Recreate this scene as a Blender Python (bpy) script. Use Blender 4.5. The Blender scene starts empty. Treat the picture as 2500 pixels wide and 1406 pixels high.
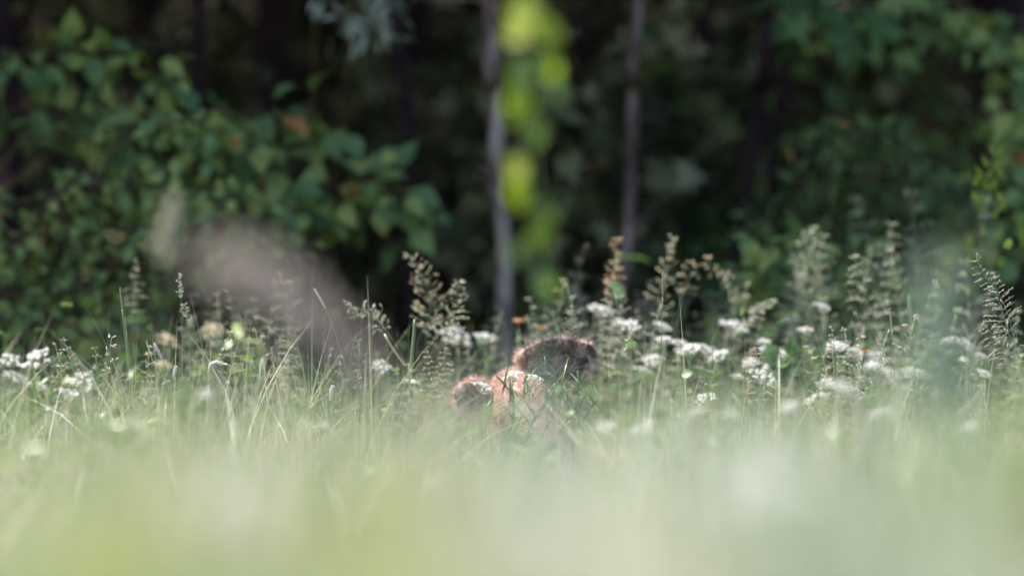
import bpy, bmesh, math
import numpy as np
from mathutils import Vector, Matrix

# ------------------------------------------------------------------ camera, sky, sun, exposure
scene = bpy.context.scene
C = scene.collection
CAM_H, FPX, FOCUS, APERTURE = 0.66, 12960.0, 12.0, 0.125      # metres, pixels of the 2500 px photo, metres, metres

cam_data = bpy.data.cameras.new('camera')
cam_data.sensor_width = 36.0
cam_data.lens = FPX / 2500.0 * 36.0
cam_data.clip_start, cam_data.clip_end = 0.05, 500.0
cam_data.dof.use_dof = True
cam_data.dof.focus_distance = FOCUS
cam_data.dof.aperture_fstop = cam_data.lens / 1000.0 / APERTURE
cam_data.dof.aperture_blades = 0
cam = bpy.data.objects.new('camera', cam_data); C.objects.link(cam)
cam.location = (0, 0, CAM_H); cam.rotation_euler = (math.radians(90), 0, 0)
scene.camera = cam

SUN_EL, SUN_AZ = 61.0, -87.0          # azimuth measured from +Y (into the picture) towards +X
world = bpy.data.worlds.new('World'); scene.world = world; world.use_nodes = True
wn = world.node_tree.nodes; wl = world.node_tree.links
sky = wn.new('ShaderNodeTexSky'); sky.sky_type = 'NISHITA'; sky.sun_disc = False
sky.sun_elevation = math.radians(SUN_EL); sky.sun_rotation = math.radians(SUN_AZ)
sky.air_density = 1.0; sky.dust_density = 1.5; sky.ozone_density = 1.0
wn['Background'].inputs['Strength'].default_value = 0.10
wl.new(sky.outputs['Color'], wn['Background'].inputs['Color'])

sd = bpy.data.lights.new('sun', 'SUN'); sd.energy = 4.0; sd.angle = math.radians(0.5); sd.color = (1.0, 0.95, 0.87)
sun = bpy.data.objects.new('sun', sd); C.objects.link(sun)
ce, se = math.cos(math.radians(SUN_EL)), math.sin(math.radians(SUN_EL))
sun_dir = Vector((ce * math.sin(math.radians(SUN_AZ)), ce * math.cos(math.radians(SUN_AZ)), se))
sun.rotation_euler = sun_dir.to_track_quat('Z', 'Y').to_euler(); sun.location = sun_dir * 30

scene.view_settings.view_transform = 'Standard'; scene.view_settings.look = 'None'
scene.view_settings.exposure = 1.6; scene.view_settings.gamma = 1.0
scene.view_settings.use_curve_mapping = False
scene.render.engine = 'CYCLES'
scene.cycles.use_denoising = True
scene.cycles.max_bounces = 6; scene.cycles.transmission_bounces = 4; scene.cycles.diffuse_bounces = 3

# ------------------------------------------------------------------ helpers
rng = np.random.default_rng(11)
def U(a, b, n=None): return rng.uniform(a, b, n)

def at(px, py, d):
    """point at depth d metres that the photo shows at pixel px, py (of 2500 x 1406)"""
    return np.array([(px - 1250.0) / FPX * d, d, CAM_H - (py - 703.0) / FPX * d])

def unit(v):
    v = np.asarray(v, float)
    return v / np.maximum(np.linalg.norm(v, axis=-1, keepdims=True), 1e-9)

class MB:
    """collects polygons, links them as one mesh object"""
    def __init__(self): self.v, self.f, self.t, self.n = [], [], [], 0
    def add(self, verts, faces, tint):
        verts = np.asarray(verts, float).reshape(-1, 3)
        self.v.append(verts)
        for fa in faces: self.f.append(np.asarray(fa, np.int64) + self.n)
        self.t.append(np.broadcast_to(np.asarray(tint, float), (len(verts),)))
        self.n += len(verts)
    def mesh(self, name, smooth=False):
        me = bpy.data.meshes.new(name)
        v = np.concatenate(self.v); t = np.concatenate(self.t)
        loops = np.concatenate([f.ravel() for f in self.f])
        sizes = np.concatenate([np.full(len(f), f.shape[1]) for f in self.f])
        me.vertices.add(len(v)); me.vertices.foreach_set('co', v.astype(np.float32).ravel())
        me.loops.add(len(loops)); me.loops.foreach_set('vertex_index', loops.astype(np.int32))
        starts = np.concatenate([[0], np.cumsum(sizes)[:-1]])
        me.polygons.add(len(sizes)); me.polygons.foreach_set('loop_start', starts.astype(np.int32))
        me.polygons.foreach_set('loop_total', sizes.astype(np.int32))
        if smooth: me.polygons.foreach_set('use_smooth', np.ones(len(sizes), bool))
        me.update(calc_edges=True)
        a = me.attributes.new('tint', 'FLOAT', 'POINT'); a.data.foreach_set('value', t.astype(np.float32))
        return me
    def build(self, name, mat, parent=None, smooth=False):
        me = self.mesh(name, smooth); me.materials.append(mat)
        o = bpy.data.objects.new(name, me); C.objects.link(o)
        if parent is not None:
            o.parent = parent
            me.transform(Matrix.Translation(-parent.location))
        return o

def tag(o, label=None, cat=None, group=None, kind=None):
    if label: o['label'] = label
    if cat: o['category'] = cat
    if group: o['group'] = group
    if kind: o['kind'] = kind
    return o

def thing(name, loc, label, cat, group=None):
    o = bpy.data.objects.new(name, None); C.objects.link(o)
    o.location = [float(a) for a in loc]; o.empty_display_size = 0.05
    return tag(o, label, cat, group)

def copy_thing(o, loc, rz, s, label=None):
    c = o.copy(); C.objects.link(c); c.location = [float(a) for a in loc]; c.rotation_euler = (0, 0, rz); c.scale = (s, s, s)
    if label: c['label'] = label
    for ch in list(o.children):
        k = ch.copy(); C.objects.link(k); k.parent = c
    return c

def frames(direction, normal):
    """rotation matrices (n,3,3): local y = direction, local z ~ normal"""
    y = unit(direction); x = unit(np.cross(y, normal)); z = np.cross(x, y)
    return np.stack([x, y, z], axis=-1)

def scatter(mb, tpl, pos, R, s, tint):
    tv, tf = tpl
    pos = np.asarray(pos, float).reshape(-1, 3); n = len(pos); k = len(tv)
    s = np.broadcast_to(np.asarray(s, float).reshape(-1, 1) if np.ndim(s) < 2 else s, (n, 1) if np.ndim(s) < 2 else np.shape(s))
    loc = tv[None] * s[:, None, :]
    v = np.einsum('nij,nkj->nki', R, loc) + pos[:, None]
    faces = [(np.asarray(f)[None] + (np.arange(n) * k)[:, None, None]).reshape(-1, np.asarray(f).shape[1]) for f in tf]
    mb.add(v, faces, np.repeat(np.broadcast_to(tint, (n,)), k))

def tube(mb, pts, radii, sides=5, tint=0.5):
    pts = np.asarray(pts, float); n = len(pts)
    radii = np.broadcast_to(np.asarray(radii, float), (n,))
    tg = unit(np.gradient(pts, axis=0))
    ref = np.array([0.3, 0.9, 0.1]) if abs(tg[0, 2]) > 0.8 else np.array([0.0, 0.0, 1.0])
    a = unit(np.cross(tg, ref)); b = np.cross(tg, a)
    th = np.arange(sides) / sides * 2 * math.pi
    ring = pts[:, None] + radii[:, None, None] * (np.cos(th)[None, :, None] * a[:, None] + np.sin(th)[None, :, None] * b[:, None])
    i = np.arange(n - 1)[:, None] * sides; j = np.arange(sides)[None]; j2 = (j + 1) % sides
    q = np.stack([i + j, i + j2, i + sides + j2, i + sides + j], -1).reshape(-1, 4)
    caps = [np.arange(sides)[::-1][None], (np.arange(sides) + (n - 1) * sides)[None]]
    mb.add(ring, [q] + caps, tint)

def bez(p0, p1, p2, n=8):
    t = np.linspace(0, 1, n)[:, None]
    return (1 - t) ** 2 * np.asarray(p0) + 2 * t * (1 - t) * np.asarray(p1) + t * t * np.asarray(p2)

def spline(pts, n=24):
    """Catmull-Rom through the given points"""
    p = np.asarray(pts, float); p = np.vstack([2 * p[0] - p[1], p, 2 * p[-1] - p[-2]])
    m = len(p) - 3; out = []
    for u in np.linspace(0, m - 1e-6, 6 * n):
        i = int(u); t = u - i; a, b, c, d = p[i:i + 4]
        out.append(.5 * (2 * b + (c - a) * t + (2 * a - 5 * b + 4 * c - d) * t * t + (3 * b - a - 3 * c + d) * t ** 3))
    out = np.array(out); L = np.concatenate([[0], np.cumsum(np.linalg.norm(np.diff(out, axis=0), axis=1))])
    return np.stack([np.interp(np.linspace(0, L[-1], n), L, out[:, c]) for c in range(3)], -1)      # even spacing

def blades(mb, roots, height, az, lean, width, tint, segs=4):
    """grass blades: strips that curve over in direction az"""
    n = len(roots); t = np.linspace(0, 1, segs + 1)
    d = np.stack([np.cos(az), np.sin(az), np.zeros(n)], -1)
    side = np.stack([-np.sin(az), np.cos(az), np.zeros(n)], -1)
    tw = U(-1.2, 1.2, n)
    side = side * np.cos(tw)[:, None] + d * np.sin(tw)[:, None]
    ctr = roots[:, None] + d[:, None] * (lean * height)[:, None, None] * (t ** 2.1)[None, :, None]
    ctr[:, :, 2] += height[:, None] * (t - 0.35 * np.minimum(lean, 1.2)[:, None] * t ** 2.6)
    w = width[:, None] * np.clip(1.15 - t ** 1.7 * 1.1, 0.05, 1)[None]
    L = ctr - side[:, None] * w[..., None] / 2; Rr = ctr + side[:, None] * w[..., None] / 2
    v = np.stack([L, Rr], 2).reshape(n, -1, 3); k = v.shape[1]
    s = np.arange(segs); q = np.stack([2 * s, 2 * s + 1, 2 * s + 3, 2 * s + 2], -1)
    q = (q[None] + (np.arange(n) * k)[:, None, None]).reshape(-1, 4)
    mb.add(v, [q], np.repeat(tint, k))

# ------------------------------------------------------------------ leaf and seed shapes
def leaf_tpl(widths, fold=0.25, droop=0.25):
    n = len(widths); y = np.linspace(0, 1, n)
    mid = np.stack([np.zeros(n), y, -droop * y ** 2], -1)
    w = np.asarray(widths, float)
    l = np.stack([-w, y + 0.02, fold * w - droop * y ** 2 + 0.02 * np.sin(y * 17)], -1)
    r = np.stack([w, y + 0.02, fold * w - droop * y ** 2 + 0.02 * np.cos(y * 15)], -1)
    i = np.arange(n - 1)
    f = np.vstack([np.stack([i, i + n, i + n + 1, i + 1], -1), np.stack([i, i + 1, i + 2 * n + 1, i + 2 * n], -1)])
    return np.vstack([mid, l, r]), [f]
LEAF_OVATE = leaf_tpl([.03, .30, .42, .44, .36, .2, .02])
LEAF_BROAD = leaf_tpl([.02, .2, .33, .37, .3, .16, .0], .35, .45)
LEAF_SLIM = leaf_tpl([.02, .10, .14, .12, .07, .01], .3, .35)
LEAF_SMALL = leaf_tpl([.03, .30, .34, .16, .01], .2, .15)
def maple():
    a = np.radians([-90, -60, -20, 8, 28, 55, 68, 90, 112, 125, 152, 172, 200, 240])
    r = np.array([.08, .34, .52, .30, .62, .36, .44, .80, .44, .36, .62, .30, .52, .34])
    p = np.stack([r * np.cos(a), r * np.sin(a) + .18, -.22 * (r ** 2) + .03 * np.sin(a * 5)], -1)
    v = np.vstack([[0, .12, .02], p]); n = len(p); i = np.arange(n)
    return v, [np.stack([np.zeros(n, int), 1 + i, 1 + (i + 1) % n], -1)]
LEAF_MAPLE = maple()
def spindle(k=5, prof=((0, .03), (.25, .8), (.55, 1), (.85, .55), (1, .04)), w=.16):
    th = np.arange(k) / k * 2 * math.pi; v = []
    for y, r in prof: v.append(np.stack([np.cos(th) * r * w, np.full(k, y), np.sin(th) * r * w], -1))
    v = np.vstack(v); m = len(prof)
    i = (np.arange(m - 1) * k)[:, None]; j = np.arange(k)[None]; j2 = (j + 1) % k
    return v, [np.stack([i + j, i + j2, i + k + j2, i + k + j], -1).reshape(-1, 4)]
SEED = spindle(4)
BUD = spindle(6, ((0, .2), (.2, .8), (.5, 1), (.8, .8), (1, .2)), .42)
def floret():
    v, f = [[0, 0, 0]], []
    for k in range(5):
        a = k * 2 * math.pi / 5
        for da, r, z in ((-.42, .75, .18), (-.15, 1.05, .22), (.15, 1.0, .22), (.42, .75, .18)):
            v.append([math.cos(a + da) * r, math.sin(a + da) * r, z])
        b = 1 + 4 * k; f += [[0, b, b + 1], [0, b + 1, b + 2], [0, b + 2, b + 3]]
    return np.array(v), [np.array(f)]
FLORET = floret()
def rand_dirs(n): return unit(rng.normal(size=(n, 3)))

# ------------------------------------------------------------------ materials
def ramp(nt, stops):
    r = nt.nodes.new('ShaderNodeValToRGB'); e = r.color_ramp.elements
    while len(e) < len(stops): e.new(0.5)
    for el, (p, c) in zip(e, stops): el.position = p; el.color = (*c, 1)
    return r
def leaf_mat(name, stops, rough=0.5, trans=0.35, spec=0.35, tcol=None, noise=0.0, nscale=300):
    m = bpy.data.materials.new(name); m.use_nodes = True; nt = m.node_tree; L = nt.links
    b = nt.nodes['Principled BSDF']; out = nt.nodes['Material Output']
    at_ = nt.nodes.new('ShaderNodeAttribute'); at_.attribute_name = 'tint'
    fac = at_.outputs['Fac']
    if noise:
        tc = nt.nodes.new('ShaderNodeTexCoord'); nz = nt.nodes.new('ShaderNodeTexNoise'); nz.inputs['Scale'].default_value = nscale
        L.new(tc.outputs['Object'], nz.inputs['Vector'])
        ma = nt.nodes.new('ShaderNodeMath'); ma.operation = 'MULTIPLY_ADD'; ma.inputs[1].default_value = noise; 
        L.new(nz.outputs['Fac'], ma.inputs[0]); L.new(fac, ma.inputs[2])
        sb = nt.nodes.new('ShaderNodeMath'); sb.operation = 'SUBTRACT'; sb.inputs[1].default_value = noise / 2
        L.new(ma.outputs[0], sb.inputs[0]); fac = sb.outputs[0]
    r = ramp(nt, stops); L.new(fac, r.inputs['Fac'])
    L.new(r.outputs['Color'], b.inputs['Base Color'])
    b.inputs['Roughness'].default_value = rough; b.inputs['Specular IOR Level'].default_value = spec
    if trans > 0:
        t = nt.nodes.new('ShaderNodeBsdfTranslucent'); mx = nt.nodes.new('ShaderNodeMixShader')
        mm = nt.nodes.new('ShaderNodeMixRGB'); mm.blend_type = 'MULTIPLY'; mm.inputs['Fac'].default_value = 1
        mm.inputs['Color2'].default_value = (*(tcol or (1.5, 1.5, .8)), 1)
        L.new(r.outputs['Color'], mm.inputs['Color1']); L.new(mm.outputs['Color'], t.inputs['Color'])
        mx.inputs['Fac'].default_value = trans
        L.new(b.outputs[0], mx.inputs[1]); L.new(t.outputs[0], mx.inputs[2]); L.new(mx.outputs[0], out.inputs['Surface'])
    return m
def noise_mat(name, stops, scale, rough=0.9, stretch=(1, 1, 1), bump=0.0):
    m = bpy.data.materials.new(name); m.use_nodes = True; nt = m.node_tree; L = nt.links
    b = nt.nodes['Principled BSDF']; tc = nt.nodes.new('ShaderNodeTexCoord'); mp = nt.nodes.new('ShaderNodeMapping')
    mp.inputs['Scale'].default_value = stretch
    nz = nt.nodes.new('ShaderNodeTexNoise'); nz.inputs['Scale'].default_value = scale; nz.inputs['Detail'].default_value = 6
    L.new(tc.outputs['Object'], mp.inputs['Vector']); L.new(mp.outputs['Vector'], nz.inputs['Vector'])
    r = ramp(nt, stops); L.new(nz.outputs['Fac'], r.inputs['Fac']); L.new(r.outputs['Color'], b.inputs['Base Color'])
    b.inputs['Roughness'].default_value = rough; b.inputs['Specular IOR Level'].default_value = 0.2
    if bump:
        bp = nt.nodes.new('ShaderNodeBump'); bp.inputs['Strength'].default_value = bump; bp.inputs['Distance'].default_value = .01
        L.new(nz.outputs['Fac'], bp.inputs['Height']); L.new(bp.outputs['Normal'], b.inputs['Normal'])
    return m

M = {}
M['grass'] = leaf_mat('meadow grass', [(0, (.07, .15, .045)), (.22, (.12, .21, .08)), (.42, (.22, .29, .17)), (.6, (.35, .37, .25)), (.8, (.50, .47, .38)), (1, (.66, .62, .56))], .30, .4, .6, (1.25, 1.25, .85))
M['seed'] = leaf_mat('grass seed heads', [(0, (.27, .31, .20)), (.3, (.52, .52, .40)), (.55, (.62, .56, .44)), (.8, (.56, .42, .26)), (1, (.52, .30, .13))], .6, .3, .3, (1.1, 1.05, .9))
M['mauve'] = leaf_mat('mauve plume', [(0, (.56, .52, .49)), (1, (.80, .75, .72))], .6, .5, .3, (1.1, 1, 1))
M['frost'] = leaf_mat('pale blue green plume', [(0, (.50, .60, .52)), (1, (.68, .74, .68))], .5, .5, .4, (1.1, 1.15, 1))
M['stalk'] = leaf_mat('grass stalks', [(0, (.12, .24, .12)), (.5, (.28, .36, .22)), (1, (.55, .42, .28))], .4, .15, .5)
M['white'] = leaf_mat('white petals', [(0, (.62, .62, .56)), (1, (.82, .82, .82))], .6, .3, .2, (1.1, 1.1, 1.05))
M['cream'] = leaf_mat('cream petals', [(0, (.66, .56, .36)), (1, (.78, .70, .52))], .6, .3, .2, (1.1, 1.05, .9))
M['orange'] = leaf_mat('orange petals', [(0, (.58, .30, .15)), (1, (.66, .42, .22))], .5, .35, .2, (1.1, 1, .8))
M['herb'] = leaf_mat('herb leaves', [(0, (.075, .15, .055)), (.6, (.14, .23, .09)), (1, (.26, .32, .13))], .32, .35, .6, (1.3, 1.3, .5))
M['bright'] = leaf_mat('bright young leaves', [(0, (.19, .29, .13)), (.35, (.17, .28, .06)), (.65, (.26, .36, .03)), (1, (.42, .46, .08))], .4, .5, .4, (1.25, 1.3, .4))
M['shrub'] = leaf_mat('shrub leaves', [(0, (.03, .07, .035)), (.25, (.09, .175, .075)), (.6, (.18, .27, .09)), (.93, (.30, .35, .10)), (.96, (.36, .15, .05)), (1, (.42, .19, .07))], .45, .25, .35, (1.3, 1.5, .6))
M['sprig'] = leaf_mat('pale leaf undersides', [(0, (.10, .17, .09)), (.6, (.30, .34, .28)), (1, (.42, .44, .42))], .5, .2, .4)
M['dim'] = leaf_mat('wood foliage', [(0, (.018, .020, .016)), (.35, (.075, .085, .05)), (.75, (.22, .23, .12)), (.93, (.40, .39, .26)), (1, (.26, .15, .09))], .5, .25, .25, (1.2, 1.3, .7))  # palest stop: pale leaves standing in for light spots in the wood
M['pale_bark'] = noise_mat('pale bark', [(.38, (.09, .055, .055)), (.5, (.19, .135, .130)), (.62, (.36, .29, .27))], 7, .85, (3, 3, 1), .6)
M['dusky_bark'] = noise_mat('dusky pink bark', [(.38, (.07, .045, .045)), (.5, (.15, .10, .10)), (.62, (.27, .21, .20))], 7, .85, (3, 3, 1), .6)
M['dark_bark'] = noise_mat('dark bark', [(.3, (.014, .008, .010)), (.6, (.035, .018, .024)), (.8, (.06, .04, .05))], 10, .9, (3, 3, 1), .6)
M['wood'] = noise_mat('twigs', [(.3, (.05, .032, .02)), (.7, (.11, .08, .05))], 20, .85)
M['soil'] = noise_mat('meadow soil', [(.3, (.05, .06, .025)), (.7, (.10, .12, .05))], 6, 1.0)
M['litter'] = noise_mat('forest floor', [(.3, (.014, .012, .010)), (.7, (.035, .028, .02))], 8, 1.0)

# ------------------------------------------------------------------ ground
def ground_z(x, y):
    rise = np.clip((y - 25) / 30, 0, 1) ** 1.5 * 14  # slope added behind the wood to block sky light in the gaps
    return rise + 0.03 * np.sin(x * 1.7) * np.sin(y * 0.9)
def sheet(name, x0, x1, y0, y1, nx, ny, mat, dz=0.0):
    X, Y = np.meshgrid(np.linspace(x0, x1, nx), np.linspace(y0, y1, ny)); Z = ground_z(X, Y) + dz
    i = (np.arange(ny - 1) * nx)[:, None] + np.arange(nx - 1)[None]
    q = np.stack([i, i + 1, i + nx + 1, i + nx], -1).reshape(-1, 4)
    mb = MB(); mb.add(np.stack([X, Y, Z], -1), [q], .5)
    return tag(mb.build(name, mat, smooth=True), kind='structure')
sheet('ground', -150, 150, -150, 150, 241, 241, M['soil'], -0.02)
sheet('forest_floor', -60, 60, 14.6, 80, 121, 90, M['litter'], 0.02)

rng = np.random.default_rng(21)
# ------------------------------------------------------------------ meadow grass (nobody could count it)
_w = rng.normal(size=(14, 2)); _ph = U(0, 6.28, 14)
def patch(x, y, wl):
    """slow variation of the sward, about -1..1, of wavelength wl metres"""
    k = unit(_w) * 6.28 / (wl * np.linspace(.6, 2.2, 14))[:, None]
    return np.sin(np.asarray(x)[..., None] * k[:, 0] + np.asarray(y)[..., None] * k[:, 1] + _ph).sum(-1) / 3.2
def clearing(x, y):
    """grass pressed down around and in front of the deer"""
    return (y > 7.5) & (y < 12.9) & (x > -.03 * y + .14) & (x < .018 * y)
def sward(n, y0, y1, half, hmean, hsd, wmin, wmax, tmean, tsd, wl=.5, pt_=.3, ph_=.12):
    y = U(y0, y1, n); x = U(-1, 1, n) * half
    q = patch(x, y, wl)
    h = np.clip(rng.normal(hmean, hsd, n) * (1 + ph_ * patch(y * 1.3 + 4, x * 1.1, wl)), .1, hmean + 3 * hsd)
    t = np.clip(tmean + tsd * rng.normal(size=n) + pt_ * q, 0, 1)
    h = np.where(clearing(x, y), np.minimum(h, np.where(y > 10.3, .335, .30) + .12 * U(0, 1, n) ** 2), h)
    lean = np.abs(rng.normal(.35, .32, n))
    return np.stack([x, y, ground_z(x, y)], -1), h, U(0, 2 * math.pi, n), lean, U(wmin, wmax, n), t
g = MB()
blades(g, *sward(600, 0.9, 2.6, .9, .52, .05, .003, .008, .62, .10, .20, .62, .2))
blades(g, *sward(8000, 2.8, 5.6, 1.3, .44, .06, .003, .009, .50, .08, .22, .95, .25))
blades(g, *sward(13000, 4.6, 9.0, 1.7, .32, .06, .0025, .006, .55, .15, .4, .45, .2))
blades(g, *sward(15000, 8.4, 11.0, 1.7, .31, .085, .0018, .006, .58, .24, .45, .4))
blades(g, *sward(9500, 11.0, 12.8, 1.9, .36, .11, .0010, .0046, .56, .26, .5, .35, .22), segs=6)
blades(g, *sward(12000, 12.6, 15.0, 2.1, .42, .085, .002, .005, .35, .22, .6))
blades(g, *sward(3600, 7.3, 10.6, 1.6, .41, .06, .003, .008, .62, .2, .35, .4, .22))
blades(g, *sward(22000, -4, 16, 9, .32, .06, .004, .009, .42, .2), segs=3)
tag(g.build('meadow_grass', M['grass']), 'dense sunlit meadow grass of green and straw coloured blades', 'grass', kind='stuff')

def panicle(stem_mb, head_mb, pts, head, nlev, spread, k, seed, tint, ttint, droop=.3, rise=.6, r0=.0011, one_side=None, dens=3, prof=None):
    """stalk along pts; the last `head` share of it carries branches with seeds"""
    pts = np.asarray(pts); n = len(pts)
    tube(stem_mb, pts, np.linspace(r0, r0 * .45, n), 4, tint)
    tan = unit(np.gradient(pts, axis=0)); P, D, S = [], [], []
    for lev in np.linspace(1 - head, 1.0, nlev):
        u = lev * (n - 1); i = min(int(u), n - 2); p = pts[i] + (pts[i + 1] - pts[i]) * (u - i); tg = tan[i]
        f = (lev - 1 + head) / head
        ln0 = spread * (prof(f) if prof else (1.05 - f) ** .8 * (.55 + .45 * min(1, f * 5)))
        for _ in range(dens if prof is None else max(1, int(dens * prof(f) + .5))):
            a = rand_dirs(1)[0]; a = unit(a - tg * (a @ tg))
            if one_side is not None and a @ one_side < 0: a = -a
            ln = ln0 * U(.6, 1.15); d = unit(a + tg * rise)
            e = p + d * ln; e[2] -= droop * ln
            br = bez(p, p + d * ln * .55, e, 5)
            tube(head_mb, br, .0004, 3, ttint[0])
            ks = max(2, int(k * ln / spread + .5))
            for q in np.linspace(.35, 1, ks):
                j = q * 4; jj = min(int(j), 3); pp = br[jj] + (br[jj + 1] - br[jj]) * (j - jj)
                bd = unit(br[jj + 1] - br[jj])
                P.append(pp); D.append(unit(bd + rng.normal(size=3) * .45)); S.append(seed * U(.7, 1.25))
    P, D, S = np.array(P), np.array(D), np.array(S)
    scatter(head_mb, SEED, P, frames(D, rand_dirs(len(P))), S, U(ttint[0], ttint[1], len(P)))

def spike(head_mb, pts, r, tint, n=260):
    """dense cylindrical seed head along pts"""
    pts = np.asarray(pts); m = len(pts)
    prof = np.sin(np.linspace(.12, math.pi - .08, m)) ** .8; r = r * .62
    tube(head_mb, pts, r * prof * .75, 7, tint)
    u = U(0, m - 1.001, n); i = u.astype(int); p = pts[i] + (pts[i + 1] - pts[i]) * (u - i)[:, None]
    tg = unit(pts[i + 1] - pts[i]); a = rand_dirs(n); a = unit(a - tg * np.sum(a * tg, 1)[:, None])
    scatter(head_mb, SEED, p + a * (r * .55 * prof[i])[:, None], frames(unit(a * .7 + tg), a), r * 1.3 * U(.7, 1.2, n), np.clip(tint + U(-.15, .15, n), 0, 1))

rng = np.random.default_rng(22)
# flowering grass mixed through the sward: part of the same uncountable mass
seedheads_stem, seedheads = MB(), MB()
proto_s, proto_h = [], []
for k in range(6):
    a, b = MB(), MB()
    ln = U(-.10, .10, 2)
    panicle(a, b, bez((0, 0, 0), (0, 0, .3), (ln[0], ln[1], .5), 9), U(.26, .4), 7, U(.035, .06), 4, U(.006, .009), U(.3, .6), ((0, .3), (.1, .4), (.2, .7), (.1, .4), (.3, .55), (.15, .45))[k], .3, .8)
    proto_s.append(a); proto_h.append(b)
def flowering(n, y0, y1, half, h0, h1, mid=0.0):
    for k in range(6):
        m = n // 6
        y = U(y0, y1, m); x = mid + U(-1, 1, m) * half
        s = U(h0, h1, m) / .5
        s = s * (1 + (.15 if y0 > 10 else .04) * patch(x, y, .45)) * (1 + (.10 if y0 > 10 else 0) * np.clip(x, -1, 1)); s = np.where(clearing(x, y), np.minimum(s, .68), s)
        rz = U(0, 2 * math.pi, m); c, sn, z, o = np.cos(rz), np.sin(rz), np.zeros(m), np.ones(m)
        R = np.stack([np.stack([c, -sn, z], -1), np.stack([sn, c, z], -1), np.stack([z, z, o], -1)], 1)
        pos = np.stack([x, y, ground_z(x, y)], -1)
        for src, dst in ((proto_s[k], seedheads_stem), (proto_h[k], seedheads)):
            v = np.concatenate(src.v); t = np.concatenate(src.t)
            tint = np.clip(np.repeat(U(-.2, .2, m), len(v)) + np.tile(t, m), 0, 1)
            quads = np.concatenate([f for f in src.f if f.shape[1] == 4])
            vv = np.einsum('nij,nkj->nki', R, v[None] * s[:, None, None]) + pos[:, None]
            dst.add(vv, [(quads[None] + (np.arange(m) * len(v))[:, None, None]).reshape(-1, 4)], tint)
flowering(90, 1.1, 3.0, .8, .48, .57)
flowering(260, 2.8, 6.0, 1.2, .42, .54)
flowering(300, 6.0, 10.5, 1.5, .30, .46)
flowering(240, 10.8, 12.5, 1.7, .30, .52)
flowering(420, 8.6, 10.8, 1.6, .34, .48)
flowering(380, 13.1, 14.8, 1.9, .38, .58)
flowering(84, 13.3, 14.5, .65, .52, .70, .70)
flowering(60, 12.9, 13.5, .7, .44, .58, .72)
flowering(18, 13.0, 14.0, .2, .52, .66, -.68)
o = seedheads_stem.build('flowering_grass', M['stalk']); tag(o, 'loose pale seed heads of flowering meadow grass, massed together', 'grass', kind='stuff')
seedheads.build('seed_heads', M['seed'], o)
rng = np.random.default_rng(23)
hb = MB(); n = 7000; y = np.where(U(0, 1, n) < .55, U(8.6, 11.0, n), U(12.7, 14.2, n)); x = U(-1, 1, n) * 1.8; k = patch(x, y, .45) > -.1; x, y = x[k], y[k]; n = len(x)
z = ground_z(x, y) + U(.10, .42, n) * (1 + .35 * patch(y, x, .4)) * np.where(clearing(x, y), .8, 1)
dr = unit(np.stack([rng.normal(size=n), rng.normal(size=n), U(-.1, .9, n)], -1))
for k, tp in ((0, LEAF_OVATE), (1, LEAF_SLIM)):
    q = np.arange(n) % 2 == k
    scatter(hb, tp, np.stack([x, y, z], -1)[q], frames(dr[q], unit(rng.normal(size=(q.sum(), 3)) * .5 + [0, -.2, 1])), U(.014, .036, q.sum()) * (1 + k), np.clip(.35 + .3 * patch(x, y, .7)[q] + U(-.3, .3, q.sum()), 0, 1))
tag(hb.build('meadow_herbs', M['herb']), 'low broad leaved green herbs mixed through the meadow grass', 'herbs', kind='stuff')

rng = np.random.default_rng(24)
# ------------------------------------------------------------------ grass stalks one can tell apart
GR = 'single grass stalks standing out of the meadow'
def root_of(p, back=0.0, dx=0.0): return np.array([p[0] + dx, p[1] + back, float(ground_z(p[0], p[1]))])
def grass_stalk(label, pix, d, head, nlev, spread, k, seed, ttint, tint=.5, droop=.35, rise=.6, r0=.0012, dens=3, mat='seed', dx=0.0, name='grass_stalk', prof=None):
    """pix: photo pixels from the tip downwards"""
    P = [at(px, py, d) for px, py in pix]
    b = root_of(P[-1], 0, dx)
    t = thing(name, b, label, 'grass stalk', GR)
    path = spline([b] + P[::-1], 26)
    a, h = MB(), MB()
    seg = np.linalg.norm(np.diff(path, axis=0), axis=1).sum()
    panicle(a, h, path, head / seg, nlev, spread, k, seed, tint, ttint, droop, rise, r0, None, dens, prof)
    a.build('stem', M['stalk'], t); h.build('seed_head', M[mat], t)
    return t
def spike_stalk(label, pix, d, r, head, tint=.5, mat='seed', ht=.3, dx=0.0, r0=.0012, n=320):
    if mat == 'white': ht = .85
    P = [at(px, py, d) for px, py in pix]; b = root_of(P[-1], 0, dx)
    t = thing('grass_spike', b, label, 'grass stalk', GR)
    path = spline([b] + P[::-1], 40); a, h = MB(), MB()
    L = np.concatenate([[0], np.cumsum(np.linalg.norm(np.diff(path, axis=0), axis=1))])
    k0 = np.searchsorted(L, L[-1] - head)
    tube(a, path[:k0 + 1], np.linspace(r0, r0 * .7, k0 + 1), 5, tint); a.build('stem', M['stalk'], t)
    if r > 0:
        u = np.linspace(L[k0], L[-1], 14); hp = np.stack([np.interp(u, L, path[:, c]) for c in range(3)], -1)
        spike(h, hp, r, ht, n); h.build('seed_head', M[mat], t)
    return t
grass_stalk('crisp pale arching seed head, tallest at the far right edge of the meadow', [(2383, 622), (2400, 668), (2440, 720), (2470, 800), (2480, 900)], 12.0, .17, 13, .05, 9, .0058, (.1, .4), .35, .12, .35, dens=3)
grass_stalk('crisp bushy seed head just below the tallest arching one at the far right', [(2425, 668), (2440, 740), (2465, 820), (2490, 920)], 12.02, .15, 13, .055, 10, .0058, (.1, .45), .35, .1, .45, dens=4)
grass_stalk('soft drooping seed head leaning out of the right edge of the meadow', [(2400, 790), (2440, 840), (2480, 930)], 12.1, .12, 11, .065, 11, .0055, (.1, .5), .35, .2, .4, dens=5)
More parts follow.
